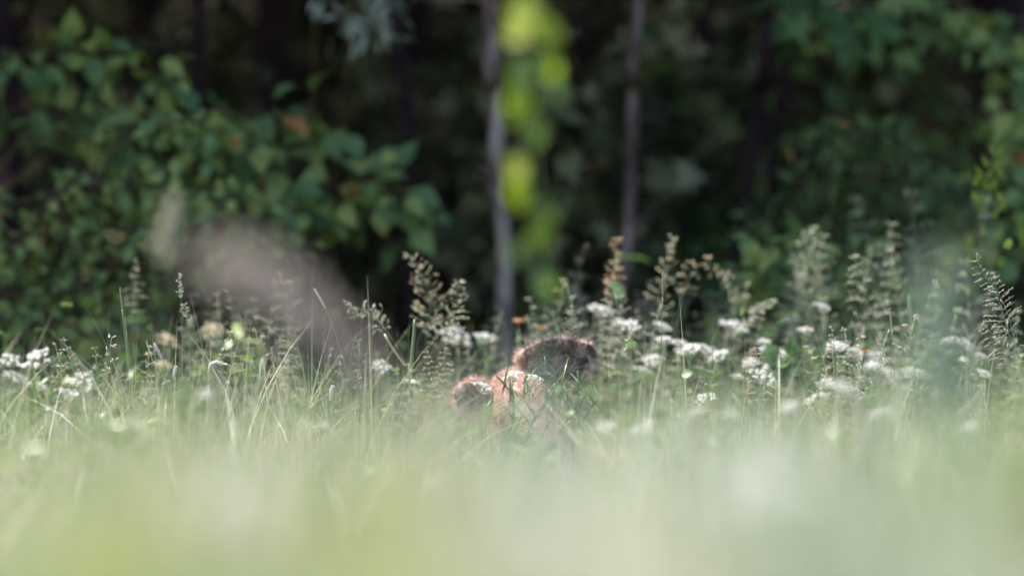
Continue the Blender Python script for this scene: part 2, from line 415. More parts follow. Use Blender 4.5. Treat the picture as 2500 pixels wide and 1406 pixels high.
grass_stalk('rusty brown and cream seed head, tallest left of the deer', [(1000, 625), (1025, 660), (1050, 730), (1045, 800), (1040, 900)], 13.1, .2, 14, .07, 5, .0115, (.0, .95), .2, .1, .6, dens=4)
grass_stalk('cream chunky seed head beside the rusty brown one', [(1120, 690), (1110, 740), (1090, 800), (1070, 900)], 12.9, .17, 12, .065, 5, .011, (.05, .6), .3, .1, .6, dens=4)
grass_stalk('small grey green seed head held out over the dark gap between grass clumps', [(850, 745), (900, 765), (945, 810), (985, 880), (1000, 960)], 12.6, .11, 9, .05, 3, .014, (.05, .3), .5, .1, .7, dens=4)
grass_stalk('short pale seed head pointing up above the ears of the deer', [(1395, 750), (1393, 790), (1390, 850), (1385, 930)], 12.6, .08, 8, .03, 6, .006, (.1, .3), .3, .1, .9)
grass_stalk('thin stalk with small orange brown seeds in front of the second pale trunk', [(1505, 590), (1500, 640), (1495, 720), (1490, 850)], 13.4, .14, 8, .03, 2, .018, (.55, .95), .4, .1, .7, dens=3)
grass_stalk('brown seed head with round seeds, tall and upright right of the deer', [(1640, 585), (1625, 640), (1615, 720), (1610, 850)], 13.4, .2, 12, .055, 3, .0135, (.1, .85), .3, .1, .6, dens=3)
grass_stalk('brownish arching stalk nodding to the right beside the upright brown seed head', [(1795, 720), (1770, 665), (1720, 640), (1680, 680), (1655, 780), (1645, 900)], 13.4, .22, 13, .035, 3, .0135, (.1, .85), .4, .3, .4, dens=3)
grass_stalk('mid green tall seed head in front of the green bush right of centre', [(1980, 560), (1975, 630), (1955, 720), (1940, 850)], 13.6, .17, 11, .06, 4, .015, (.05, .5), .2, .1, .7, dens=4)
grass_stalk('wide grey green seed head with level branches, right of the tall mid green one', [(2085, 630), (2105, 680), (2120, 760), (2125, 900)], 13.1, .18, 9, .075, 5, .012, (.05, .3), .3, .15, .4, dens=4)
grass_stalk('pale plumy seed head slanting right above the white flowers', [(1890, 735), (1850, 760), (1815, 800), (1780, 880)], 13.1, .1, 12, .03, 7, .010, (.15, .4), .3, .1, 1.0, dens=5)
grass_stalk('pale seed head poking above a white flower, right half', [(2030, 800), (2035, 830), (2040, 880), (2045, 950)], 12.1, .07, 8, .03, 5, .0055, (.1, .35), .3, .2, .8)
grass_stalk('nodding stalk with a few hanging oat like seeds right of the deer', [(1530, 845), (1535, 822), (1548, 850), (1557, 920), (1560, 1000)], 12.0, .035, 4, .02, 2, .014, (.1, .3), .3, 1.2, .2, dens=1)
grass_stalk('straw coloured seed head rising over the left white flower cluster', [(183, 880), (192, 920), (200, 990)], 12.0, .04, 4, .015, 2, .006, (.6, .9), .9, .1, .8, dens=2)
grass_stalk('bent straw stalk arching over the left white flower cluster', [(163, 898), (140, 915), (118, 955), (112, 1020)], 12.0, .05, 5, .014, 3, .006, (.55, .85), .9, .2, .8, dens=2)
grass_stalk('straw plume leaning right in the left part of the meadow', [(292, 960), (275, 985), (262, 1020), (255, 1060)], 11.95, .05, 8, .025, 5, .007, (.5, .8), .8, .1, 1.2)
grass_stalk('sparse upright oat grass between the left white flowers and the twin stems', [(272, 825), (268, 870), (275, 930), (280, 1000)], 12.05, .1, 6, .04, 2, .012, (.2, .5), .4, .2, .7, dens=2)
grass_stalk('yellowish sparse oat grass below the mauve plume', [(560, 810), (565, 860), (560, 930), (570, 1010)], 12.2, .12, 7, .045, 3, .011, (.3, .65), .5, .3, .6)
grass_stalk('grey green fluffy seed head under the right end of the mauve plume', [(705, 800), (700, 850), (690, 920), (700, 1000)], 12.35, .13, 9, .045, 5, .008, (.1, .5), .4, .4, .6)
grass_stalk('olive seed head behind the twin green stems', [(330, 640), (325, 700), (320, 800)], 13.4, .13, 8, .055, 5, .010, (.1, .4), .3, .4, .6)
grass_stalk('upright yellowish seed head near the mauve plume', [(437, 672), (440, 720), (445, 800)], 12.4, .055, 7, .012, 3, .008, (.2, .4), .3, .1, 1.2)
grass_stalk('tiny pale seed head before the dark wood just right of the twin stems', [(450, 745), (455, 775), (462, 850)], 12.5, .04, 5, .018, 3, .009, (.3, .6), .3, .2, .8)
for i, (lab, pix, d) in enumerate([
        ('blurred beige seed head low in front of the deer', [(1010, 905), (1000, 960), (990, 1080)], 11.3),
        ('blurred pinkish beige seed head left of the deer', [(700, 880), (710, 950), (715, 1080)], 11.2),
        ('sandy tangled seed head under the rusty brown one', [(1040, 860), (1050, 920), (1060, 1040)], 12.3),
        ('pale fuzzy seed head low beside the ear of the deer', [(1090, 850), (1080, 910), (1080, 1020)], 12.45),
        ('fuzzy pale green seed head low at the right edge of the meadow', [(2330, 900), (2350, 960), (2360, 1060)], 11.4),
        ('brown fine seed head beside the large white flower', [(1845, 850), (1850, 900), (1855, 980)], 12.0)]):
    grass_stalk(lab, pix, d, .12, 10, .05, 7, .0065, (.35, .75), .5, .4, .6, dens=3)

spike_stalk('taller of the twin straight green stems at left', [(293, 703), (300, 770), (310, 860), (318, 1000)], 12.0, .0028, .055, .1, ht=.15, r0=.0017)
spike_stalk('shorter of the twin straight green stems at left', [(305, 775), (310, 820), (315, 870), (322, 1000)], 12.0, .0022, .03, .1, ht=.15, r0=.0015)
spike_stalk('tall pale stalk with a slim white tip leaning left before the mauve plume', [(768, 706), (800, 765), (830, 850), (850, 920), (860, 1010)], 12.1, .0042, .06, .4, ht=.2, mat='white')
spike_stalk('white tipped stalk bent to the left, beside a cream flower', [(377, 840), (395, 875), (420, 935), (440, 990), (455, 1060)], 12.0, .005, .04, .4, ht=.1, mat='white')
spike_stalk('hooked white tipped stalk bent over to the right', [(540, 886), (520, 885), (508, 905), (505, 950), (508, 1060)], 11.9, .006, .04, .4, ht=.3, mat='white')
spike_stalk('upright white tipped stalk left of the mauve plume shadow', [(641, 878), (636, 910), (630, 960), (622, 1050)], 11.95, .0055, .04, .4, ht=.6, mat='white')
spike_stalk('short white tipped stalk crossing behind the upright one', [(614, 882), (622, 900), (640, 940), (650, 1040)], 12.05, .005, .022, .4, ht=.5, mat='white')
spike_stalk('grey green tipped stalk right of the upright white tipped one', [(664, 848), (667, 880), (668, 930), (668, 1030)], 12.15, .0045, .05, .4, ht=.2)
spike_stalk('bluish slim bud on a stem beside the bent white tipped stalk', [(430, 895), (422, 930), (432, 965), (450, 1040)], 11.9, .005, .03, .3, ht=.1, mat='white')
spike_stalk('stubby white spike standing in the grass at left centre', [(812, 945), (808, 970), (806, 990), (800, 1060)], 11.9, .0075, .042, .4, ht=.8, mat='white')
spike_stalk('thin pointed stem at the right with a knotted tip', [(2172, 752), (2177, 800), (2180, 860), (2184, 960)], 12.0, .0028, .05, .2, ht=.2)
spike_stalk('blurred pale cylinder seed head right of the knotted stem', [(2220, 722), (2224, 760), (2228, 800), (2234, 900)], 12.5, .007, .075, .2, ht=.1)
spike_stalk('sharp thin green stem with a pointed tip before the brown seed head', [(1617, 668), (1618, 720), (1616, 790), (1614, 900)], 12.2, .0028, .06, .1, ht=.15)
spike_stalk('straight stiff green stem below the rusty brown seed head', [(1012, 780), (1008, 830), (1003, 880), (1000, 960)], 12.3, 0, .0, .1, r0=.0035)
spike_stalk('pinkish dry stem leaning left beside the dark gap', [(938, 815), (955, 845), (985, 890), (1000, 930)], 12.35, 0, .0, .95, r0=.004)
spike_stalk('thin green blade like stem at left centre', [(776, 905), (782, 950), (800, 1010), (815, 1060)], 11.9, 0, 0, .2, r0=.0016)

# far out of focus plumes close to the camera
grass_stalk('large blurred mauve grey plume leaning to the left in front of the dark wood', [(545, 625), (600, 655), (680, 710), (770, 785), (860, 880), (940, 1060)], 5.3, .26, 30, .030, 12, .011, (.0, 1.), .6, .2, .8, dens=6, mat='mauve', name='grass_plume', prof=lambda f: .25 + .75 * min(1, f * 1.5) * (1 if f < .88 else .75))
grass_stalk('blurred pale yellow plume standing above the left end of the mauve one', [(425, 490), (415, 560), (400, 640), (390, 800), (385, 1100)], 8.2, .10, 16, .024, 12, .010, (.2, .5), .5, .2, 1.0, dens=9, name='grass_plume')
grass_stalk('blurred blue green plume standing close to the camera at the right', [(2280, 640), (2285, 760), (2290, 900), (2300, 1200)], 5.6, .17, 22, .034, 16, .011, (.1, .3), .2, .2, 1.1, dens=7, mat='frost', name='grass_plume')
grass_stalk('blurred beige plume low in front of the deer', [(1090, 850), (1080, 930), (1060, 1050), (1040, 1250)], 7.2, .14, 12, .03, 6, .007, (.3, .6), .5, .3, .8, dens=3, name='grass_plume')

rng = np.random.default_rng(25)
# ------------------------------------------------------------------ white umbel flowers
FL = 'white umbel flowers in the meadow'
def umbel(head, c, w, up, mat_t=(0, 1), n=16, nf=11):
    w = w * U(.85, 1.1); n = int(n * U(.7, 1.15))
    """flat dome of little flower clusters, each on its own ray"""
    up = unit(np.asarray(up, float)); a = unit(np.cross(up, [.3, .8, .2])); b = np.cross(up, a)
    hub = c - up * w * .45
    for k in range(n):
        r = w / 2 * math.sqrt((k + .3) / n); th = k * 2.39996
        p = c + (a * math.cos(th) + b * math.sin(th)) * r + up * (-.35 * r * r / (w / 2)) + rng.normal(size=3) * w * .02
        tube(head, bez(hub, hub + (p - hub) * .6 - up * w * .05, p, 4), .0006, 3, .0)
        off = rng.normal(size=(nf, 3)) * w * .055; off -= up * (off @ up)[:, None] * .5
        nr = unit(up + off / w * 6 + rng.normal(size=(nf, 3)) * .2)
        scatter(head, FLORET, p + off, frames(np.cross(nr, rand_dirs(nf)), nr), w * .042 * U(.8, 1.3, nf), U(.3, 1, nf))
def flower(label, heads, d, mat='white', stem_dx=0.0, leaves=3, cat='flower', name='umbel_flower', group=FL):
    """heads: (px, py, width px)"""
    d = d + .22 * (d > 12.53)
    c0 = at(heads[0][0], heads[0][1], d); b = root_of(c0, .02, stem_dx)
    t = thing(name, b, label, cat, group)
    st = MB()
    fork = b * .45 + c0 * .55; fork[0] = b[0] * .4 + c0[0] * .6
    tube(st, bez(b, b * .5 + fork * .5 + [.01, 0, 0], fork, 6), np.linspace(.0032, .0024, 6), 6, .3)
    for px, py, w in heads:
        c = at(px, py, d + U(-.04, .04)); wm = w * 1.2 / FPX * d
        hub = c - np.array([0, 0, wm * .45])
        tube(st, bez(fork, fork * .4 + hub * .6 - [0, 0, .02], hub, 6), np.linspace(.0022, .0014, 6), 5, .3)
        h = MB(); umbel(h, c, wm, unit(np.array([U(-.5, .5), -.3 + U(-.4, .3), 1]))); h.build('flower_head', M[mat], t)
    st.build('stem', M['stalk'], t)
    if leaves:
        lf = MB(); n = leaves * 9
        base = b + (fork - b) * U(.3, 1, n)[:, None]
        out = unit(np.stack([U(-1, 1, n), U(-1, 1, n), U(.0, .8, n)], -1))
        scatter(lf, LEAF_SMALL, base + out * U(.01, .06, n)[:, None], frames(out, np.tile([0, 0, 1.], (n, 1)) + rng.normal(size=(n, 3)) * .3), U(.02, .045, n), U(0, 1, n))
        lf.build('leaves', M['herb'], t)
    return t
flower('three white flower heads on one plant at the far left edge', [(85, 868, 75), (25, 872, 60), (38, 912, 50)], 12.54, leaves=6)
flower('two white flower heads on one plant, one broad, in the left cluster', [(185, 930, 95), (92, 935, 48)], 12.54, leaves=7)
flower('small white flower low in the left cluster', [(165, 1012, 34)], 12.6)
flower('broad blurred white flower under the cream seed head', [(1118, 812, 72)], 13.1)
flower('small white flower between the cream seed head and the pale trunk', [(1187, 815, 44)], 13.1)
flower('round white flower standing alone left of the deer', [(932, 888, 42)], 12.6)
flower('white flower on a tall stem just left of the second pale trunk', [(1466, 748, 52)], 13.1)
flower('small white flower at the foot of the second pale trunk', [(1515, 782, 42)], 13.3)
flower('white flower beside the plumy slanting seed head', [(1795, 788, 62)], 13.1)
flower('pair of flat white flowers below the nodding brown stalk', [(1735, 850, 56), (1680, 845, 58)], 12.8)
flower('largest white flower, with two heads merging, right of centre', [(1897, 850, 62), (1890, 885, 58)], 12.7, leaves=5)
flower('white flower behind the pale seed head in the right half', [(2045, 838, 48)], 12.6)
flower('small bright white flower high before the green bush', [(2010, 743, 38)], 13.1)
flower('dim white flower left of the bright small one', [(1925, 775, 46)], 13.6)
flower('flat white flower in front of the neck of the deer', [(1250, 910, 46)], 12.0)
flower('pale flower cluster far out of focus at the lower right, close to the camera', [(1860, 1120, 150), (1940, 1170, 140), (1800, 1190, 130)], 4.9, stem_dx=.02)
flower('pale flower cluster far out of focus at the lower left, close to the camera', [(560, 1180, 140), (500, 1230, 130), (620, 1250, 130)], 4.7)
flower('pale flower cluster far out of focus at the bottom middle, close to the camera', [(1330, 1260, 170), (1250, 1310, 150), (1420, 1320, 150)], 4.0)
flower('two low white flowers beside the ear of the deer', [(1185, 938, 46), (1310, 918, 34)], 11.9)
flower('blurred white flower right of the deer in the grass', [(1575, 900, 46)], 12.7)
flower('low pale white flower right of the largest white one', [(1985, 965, 52)], 12.5)
flower('pale flower low under the largest white one', [(1865, 910, 60)], 12.4)
flower('faint white flower at the right edge low in the grass', [(2405, 908, 34)], 12.4)
flower('cream flower head, blurred, above the bent white tipped stalk', [(410, 822, 52)], 13.2, 'cream')
flower('smaller cream flower below the blurred cream one', [(400, 885, 44)], 13.0, 'cream')
flower('pale greenish flower head under the left end of the mauve plume', [(520, 800, 50)], 13.4, 'cream')
flower('tiny cream flower low in the left grass', [(528, 1090, 34)], 11.6, 'cream')
flower('pale white flower low in the middle of the right grass', [(1720, 965, 60)], 12.5)

for side, span, n_ in (('right', (1480, 2420), 9), ('left', (330, 1080), 3)):
    for k in range(n_):
        px, py = span[0] + (span[1] - span[0]) * ((k * .618) % 1), U(900, 1040)
        flower('low white flower blurred among the grass blades on the %s side of the deer' % side, [(px, py, U(30, 52))], U(9.6, 10.6), leaves=1, group='low white flowers in the grass')
for k in range(16):
    flower('small blurred white flower in the loose drift right of the deer, before the green bush', [(1500 + 900 * ((k * .618 + .1) % 1), U(770, 935), U(30, 52))] + ([(1500 + 900 * ((k * .618 + .1) % 1) + 34, U(800, 935), 36)] if k % 3 == 0 else []), U(12.7, 13.0), leaves=1, group='white flower drift right of the deer')
def little_flower(label, px, py, d, w, mat='orange'):
    c = at(px, py, d); b = root_of(c)
    t = thing('orange_flower', b, label, 'flower', 'small orange flowers')
    st = MB(); tube(st, bez(b, b * .5 + c * .5 + [.01, 0, 0], c, 6), .0014, 5, .2); st.build('stem', M['stalk'], t)
    h = MB(); n = 14; wm = w / FPX * d; dirs = unit(np.stack([np.cos(np.arange(n) * 2.4), np.sin(np.arange(n) * 2.4), U(.1, .9, n)], -1))
    scatter(h, LEAF_SMALL, np.tile(c, (n, 1)), frames(dirs, np.tile([0, 0, 1.], (n, 1))), wm * .55, U(0, 1, n)); h.build('petals', M[mat], t)
little_flower('orange flower above the ears of the deer beside the pale trunk', 1265, 788, 13.4, 34)
little_flower('orange flower low in the left grass', 607, 1108, 11.7, 22)
little_flower('tiny orange yellow flower low in front of the deer', 1163, 1103, 11.8, 14)
little_flower('rusty orange flower in the grass right of the white flowers', 2110, 862, 12.7, 34)
little_flower('small rusty flower in the grass left of the straw plume', 238, 1010, 11.9, 12)
little_flower('pale orange flower just over the forehead of the deer', 1322, 803, 13.3, 26)

rng = np.random.default_rng(26)
# tall leafy plants standing near the camera or out of the grass
def leafy(label, name, cat, pix, d, leaf_list, mat, tpl, r0=.003, group=None):
    P = [at(px, py, d) for px, py in pix]; b = root_of(P[-1]); t = thing(name, b, label, cat, group)
    path = spline([b] + P[::-1], 30); st = MB(); tube(st, path, np.linspace(r0, r0 * .4, 30), 6, .2); st.build('stem', M['stalk'], t)
    for (px, py, w, h, dx, dz, tint) in leaf_list:
        c = at(px, py, d); j = np.argmin(np.linalg.norm(path - c, axis=1)); s = h / FPX * d
        lf = MB(); dr = unit(np.array([dx, U(-.35, .35), dz])); o = c - dr * s * .5
        tube(lf, bez(path[j], (path[j] + o) / 2 + [0, 0, .004], o, 4), .0009, 4, tint)
        nrm = unit(np.array([U(-.3, .3), -1, .35 + U(-.2, .3)]))
        sc = np.array([[w * .86 / FPX * d / .86, s, s]])
        scatter(lf, tpl, [o], frames(dr[None], nrm[None]), sc, tint); lf.build('leaf', M[mat], t)
    return t
leafy('tall leafy plant with bright yellow green leaves beside the pale trunk', 'leafy_plant', 'plant',
      [(1318, -60), (1306, 60), (1286, 250), (1304, 420), (1310, 560), (1322, 700), (1326, 900)], 7.7,
      [(1282, 30, 110, 90, -1, .1, .9), (1335, 80, 90, 80, 1, -.15, .75), (1262, 78, 80, 70, -.9, -.3, 1), (1275, 175, 70, 90, -.2, -1, .05), (1340, 165, 60, 90, .6, -.8, .6), (1266, 252, 90, 100, -.3, -1, .62),
       (1310, 322, 56, 70, .1, -1, .1), (1258, 415, 80, 66, -.7, -.6, 1), (1268, 475, 70, 80, -.2, -1, .7), (1328, 520, 50, 70, .4, -.9, .3), (1318, 580, 56, 80, .2, -1, .6), (1362, 232, 60, 60, .7, -.5, .0), (1256, 620, 50, 60, -.5, -.8, .0), (1335, 690, 60, 80, .5, -.8, .15)], 'bright', LEAF_OVATE)
sp = []
for k, (px, py) in enumerate([(2432, 335), (2422, 365), (2440, 370), (2405, 395), (2435, 400), (2390, 420), (2415, 425), (2440, 420), (2385, 440), (2405, 450), (2425, 450), (2380, 480), (2400, 485), (2440, 480), (2450, 500), (2395, 510), (2430, 520), (2400, 560), (2440, 570), (2385, 620), (2445, 640)]):
    sp.append((px, py, 22, 36, (-.5 if k % 2 else .5), 1, U(.45, .8)))
leafy('upright yellow green leafy shoot before the dark wood at the far right', 'leafy_shoot', 'plant', [(2432, 315), (2425, 400), (2415, 500), (2418, 620), (2425, 850)], 13.8, sp, 'bright', LEAF_SMALL, .0022)
sp = [(2330 + U(-45, 45), 590 + i * 16, 34, 44, U(-1, 1), .7, U(.3, .9)) for i in range(10)]
leafy('pale green small leaved sprout rising from the right hand grass', 'leafy_shoot', 'plant', [(2330, 570), (2330, 680), (2328, 850)], 14.0, sp, 'bright', LEAF_SMALL, .0022)
sp = [(1940 + U(-70, 70), 850 + i * 8, 40, 50, U(-1, 1), .6, U(0, .7)) for i in range(14)]
leafy('green broad leaved herb among the white flowers right of centre', 'leafy_herb', 'plant', [(1940, 840), (1945, 900), (1950, 1000)], 12.9, sp, 'herb', LEAF_OVATE, .0025)
sp = [(1330 + U(-50, 50), 900 + i * 11, 22, 70, U(-.8, .8), 1, U(.2, .9)) for i in range(9)]
leafy('fresh green leafy herb growing in front of the face of the deer', 'leafy_herb', 'plant', [(1330, 870), (1335, 950), (1335, 1060)], 11.95, sp, 'herb', LEAF_SLIM, .002)
for cx, lab in ((1240, 'slim leaved herb in front of the forehead of the deer'), (1410, 'slim leaved herb in front of the upper ear tip of the deer'), (1290, 'slim leaved herb low in front of the muzzle of the deer')):
    sp = [(cx + U(-45, 45), (985 if cx == 1290 else 925) + i * 10, 20, 80, U(-.8, .8), 1, U(.1, .9)) for i in range(11)]
    leafy(lab, 'leafy_herb', 'plant', [(cx, 905 if cx != 1290 else 960), (cx + 4, 980), (cx + 3, 1070)], 11.7, sp, 'herb', LEAF_SLIM, .002)
sp = [(180 + U(-80, 80), 960 + i * 9, 36, 46, U(-1, 1), .5, U(0, .8)) for i in range(12)]
leafy('green leafy herb under the left white flower cluster', 'leafy_herb', 'plant', [(180, 940), (185, 1000), (185, 1080)], 12.9, sp, 'herb', LEAF_OVATE, .0025)

rng = np.random.default_rng(27)
# coarse tufts close to the camera, far out of focus
TUFT = {'blue': leaf_mat('blue green blades', [(0, (.30, .38, .31)), (1, (.50, .54, .50))], .3, .35, .7, (1.2, 1.25, 1)),
        'frost': M['frost'], 'straw': leaf_mat('straw blades', [(0, (.50, .47, .38)), (1, (.68, .64, .56))], .4, .35, .5, (1.2, 1.2, 1)),
        'yellow': leaf_mat('yellow green blades', [(0, (.26, .32, .07)), (1, (.44, .46, .14))], .4, .4, .5, (1.3, 1.3, .6)),
        'olive': leaf_mat('olive blades', [(0, (.13, .20, .03)), (1, (.24, .29, .06))], .5, .35, .4, (1.2, 1.3, .5))}
def tuft(label, px, py, d, half_px, kind, n, spread=.2):
    c = at(px, py, d); b = np.array([c[0], d, float(ground_z(c[0], d))]); w = half_px / FPX * d
    root = np.stack([c[0] + rng.normal(size=n) * w * .6, d + rng.normal(size=n) * .08, np.full(n, b[2])], -1)
    mb = MB(); blades(mb, root, np.clip((c[2] - b[2]) * rng.normal(1.04, .07, n), .1, 1), U(0, 6.28, n), np.abs(rng.normal(spread, .12, n)), U(.004, .009, n), U(0, 1, n), 6)
    o = mb.build('grass_tuft', TUFT[kind]); me = o.data; me.transform(Matrix.Translation(-Vector(b))); o.location = b
    return tag(o, label, 'grass tuft', 'blurred grass tufts close to the camera')
for args in (
    ('blue white tuft blurred in the lower right, widest of its colour', 1870, 1090, 5.0, 150, 'blue', 150),
    ('blue green tuft blurred right of the widest blue white one', 2180, 1180, 4.2, 130, 'blue', 120),
    ('small blue green tuft right under the deer', 1480, 1010, 7.2, 130, 'blue', 60),
    ('dark olive tuft blurred in the lower right corner of the meadow', 2480, 980, 5.6, 80, 'olive', 150),
    ('yellowish olive tuft left of the dark olive corner tuft', 2290, 1030, 6.2, 60, 'yellow', 40),
    ('straw coloured tuft blurred at the bottom middle', 1330, 1210, 3.9, 160, 'straw', 190),
    ('straw coloured tuft blurred right of the bottom middle one', 1640, 1190, 4.2, 120, 'straw', 130),
    ('whitish straw tuft blurred at the bottom left', 560, 1150, 4.6, 110, 'straw', 150),
    ('beige tuft low at the left under the white tipped stalks', 300, 1040, 6.4, 120, 'straw', 70),
    ('yellow green tuft blurred at the bottom left corner', 60, 1170, 4.2, 120, 'yellow', 150),
    ('yellow green tuft blurred between two straw coloured ones', 860, 1170, 4.0, 130, 'yellow', 190),
    ('green yellow tuft blurred under the mauve plume', 400, 1190, 4.0, 80, 'yellow', 90),
    ('small yellow green tuft left of the deer', 900, 1060, 6.6, 100, 'yellow', 60),
    ('thin straw tuft low left of the deer', 760, 960, 7.8, 130, 'straw', 40),
    ('thin pale tuft in front of the lower ear of the deer', 1090, 960, 7.4, 110, 'straw', 70),
    ('thin pale tuft in front of the muzzle of the deer', 1290, 965, 7.6, 150, 'blue', 90),
    ('pale tuft low among the right hand white flowers', 1740, 960, 8.4, 110, 'blue', 46),
    ('pale straw tuft farther right among the white flowers', 2000, 965, 8.6, 100, 'straw', 40),
    ('pale tuft low under the knotted stem at the right', 2150, 960, 8.2, 90, 'blue', 40),
    ('blue green tuft standing tall at the right in front of the bush', 2310, 780, 5.6, 80, 'frost', 22, .15),
    ('olive green tuft left of the whitish straw one', 330, 1000, 6.8, 90, 'olive', 40)): tuft(*args)

rng = np.random.default_rng(28)
# ------------------------------------------------------------------ the deer lying in the grass
def build_deer():
    d = 12.58
    base = np.array([.25, 12.85, 0.0])
    t = thing('deer', base, 'reddish brown deer lying in the tall grass, head tilted and both ears showing', 'deer')
    bm = bmesh.new()
    def ball(c, r, rot=None):
        m = Matrix.Translation(Vector(c)) @ (rot or Matrix.Identity(4)) @ Matrix.Diagonal((*r, 1))
        bmesh.ops.create_icosphere(bm, subdivisions=4, radius=1, matrix=m)
    def limb(pts, radii):
        for (a, ra), (b, rb) in zip(list(zip(pts, radii))[:-1], list(zip(pts, radii))[1:]):
            a, b = Vector(a), Vector(b); n = max(2, int((b - a).length / (min(ra, rb) * .45)))
            for i in range(n + 1):
                u = i / n; r = ra + (rb - ra) * u; bmesh.ops.create_icosphere(bm, subdivisions=2, radius=r, matrix=Matrix.Translation(a.lerp(b, u)))
    # trunk lying on its folded legs, rump away to the right
    limb([(.12, 12.80, .125), (.22, 13.0, .125), (.32, 13.22, .125), (.38, 13.4, .12)], [.125, .14, .138, .11])
    limb([(.10, 12.76, .19), (.05, 12.70, .28), (.02, 12.66, .36)], [.115, .085, .07])           # neck
    limb([(.10, 12.66, .13), (-.10, 12.50, .06), (.06, 12.44, .035)], [.06, .032, .024]); limb([(.24, 12.68, .12), (.12, 12.50, .05), (.30, 12.48, .03)], [.06, .032, .024])
    limb([(.34, 13.27, .12), (.28, 13.04, .08), (.38, 13.0, .04), (.28, 12.92, .03)], [.11, .07, .034, .024])
    limb([(.40, 13.48, .16), (.41, 13.54, .17)], [.04, .025])
    # head: roll about the view axis; local x right, z up, y towards the camera
    hc = at(1262, 968, d); roll = math.radians(-33)
    ex = np.array([math.cos(-roll), 0, math.sin(-roll)]); ez = np.array([-math.sin(-roll), 0, math.cos(-roll)]); ey = np.array([0, -1., 0])
    def H(x, y, z): return tuple(hc + ex * x + ey * y + ez * z)
    limb([H(0, -.03, .0), H(0, .03, -.02), H(0, .075, -.085), H(0, .10, -.15)], [.066, .060, .043, .030])
    limb([H(0, .10, -.15), H(0, .108, -.172)], [.030, .024])
    for s in (-1, 1):
        ball(H(s * .042, .02, -.035), (.026, .03, .026)); ball(H(s * .035, .0, -.07), (.03, .045, .04))
    limb([(.02, 12.66, .36), H(0, -.05, -.01)], [.072, .06])
    # ears: cupped shells
    def ear(root, axis, face, ln, w, cup, depth):
        axis = unit(np.array(axis)); face = np.array(face); face = unit(face - axis * (face @ axis)); side = np.cross(axis, face)
        nu, nv = 26, 17; grid = np.zeros((2, nu, nv, 3))
        for i in range(nu):
            u = i / (nu - 1); ww = w * (math.sin(math.pi * min(1, u * .86 + .10)) ** .72) + .004
            for j in range(nv):
                v = (j / (nv - 1) - .5) * 2; a = v * cup
                p = np.array(root) + axis * (u * ln) + side * ww * math.sin(a) / math.sin(min(cup, 1.57)) + face * (-depth * math.cos(a) * (1 - u * .35) + depth * .2)
                nrm = unit(-face * math.cos(a) + side * math.sin(a)); th = .011 * (1 - .35 * u)
                grid[0, i, j] = p; grid[1, i, j] = p + nrm * th
        vs = [[[bm.verts.new(grid[k, i, j]) for j in range(nv)] for i in range(nu)] for k in range(2)]
        for i in range(nu - 1):
            for j in range(nv - 1):
                bm.faces.new((vs[0][i][j], vs[0][i][j + 1], vs[0][i + 1][j + 1], vs[0][i + 1][j])); bm.faces.new((vs[1][i][j], vs[1][i + 1][j], vs[1][i + 1][j + 1], vs[1][i][j + 1]))
            for j, fl in ((0, 0), (nv - 1, 1)):
                q = (vs[0][i][j], vs[0][i + 1][j], vs[1][i + 1][j], vs[1][i][j]); bm.faces.new(q[::-1] if fl else q)
        for i, fl in ((0, 1), (nu - 1, 0)):
            for j in range(nv - 1):
                q = (vs[0][i][j], vs[1][i][j], vs[1][i][j + 1], vs[0][i][j + 1]); bm.faces.new(q if not fl else q[::-1])
    rootR, rootL = at(1268, 905, d), at(1205, 985, d)
    ear(rootR, at(1452, 868, d) - rootR, (.05, -1, -.28), .185, .052, 1.25, .045)
    ear(rootL, np.array([-.085, -.045, .022]), (-.1, -1, .22), .098, .041, 1.3, .04)
    bmesh.ops.recalc_face_normals(bm, faces=bm.faces)
    me = bpy.data.meshes.new('raw'); bm.to_mesh(me); bm.free()
    o = bpy.data.objects.new('raw', me); C.objects.link(o)
    rm = o.modifiers.new('r', 'REMESH'); rm.mode = 'VOXEL'; rm.voxel_size = .0042
    sm = o.modifiers.new('s', 'SMOOTH'); sm.factor = .5; sm.iterations = 3
    dg = bpy.context.evaluated_depsgraph_get(); ev = o.evaluated_get(dg)
    m2 = bpy.data.meshes.new_from_object(ev); m2.name = 'body'
    bpy.data.objects.remove(o)
    n = len(m2.vertices); co = np.zeros(n * 3, np.float32); m2.vertices.foreach_get('co', co); co = co.reshape(-1, 3).astype(float)
    nm = np.zeros(n * 3, np.float32); m2.vertices.foreach_get('normal', nm); nm = nm.reshape(-1, 3).astype(float)
    # coat colour: 0 reddish, .5 grey brown, .75 dark, 1 pale
    tint = np.full(n, .12) + .08 * np.sin(co[:, 0] * 60) * np.sin(co[:, 2] * 75)
    def ear_uv(root, axis, face):
        a = unit(np.array(axis)); f = np.array(face); f = unit(f - a * (f @ a)); q = co - root
        return q @ a, nm @ f, np.linalg.norm(q - (q @ a)[:, None] * a, axis=1)
    for root, axis, face, ln, dk in ((rootR, at(1452, 868, d) - rootR, (.05, -1, -.28), .185, .60), (rootL, np.array([-.085, -.045, .022]), (-.1, -1, .22), .098, .12)):  # left ear tinted lighter than the right: sunlit rim put into the colour
        u, f, rr = ear_uv(root, axis, face)
        onear = (u > .02) & (u < ln + .02) & (rr < .075)
        if root is rootL: onear &= co[:, 0] < at(1195, 0, d)[0]
        else: onear &= (co[:, 2] > at(0, 930, d)[2])
        tint[onear] = np.clip(dk - .12 + .12 * np.sin(co[onear, 0] * 90), .03, 1)
        if root is rootR: tint[onear & (u > .8 * ln)] -= .25
        inner = onear & (f > .2) & (rr < (.034 if root is rootR else .027)); tint[inner] = .82 + .12 * np.sin(co[inner, 0] * 90 + co[inner, 2] * 60)
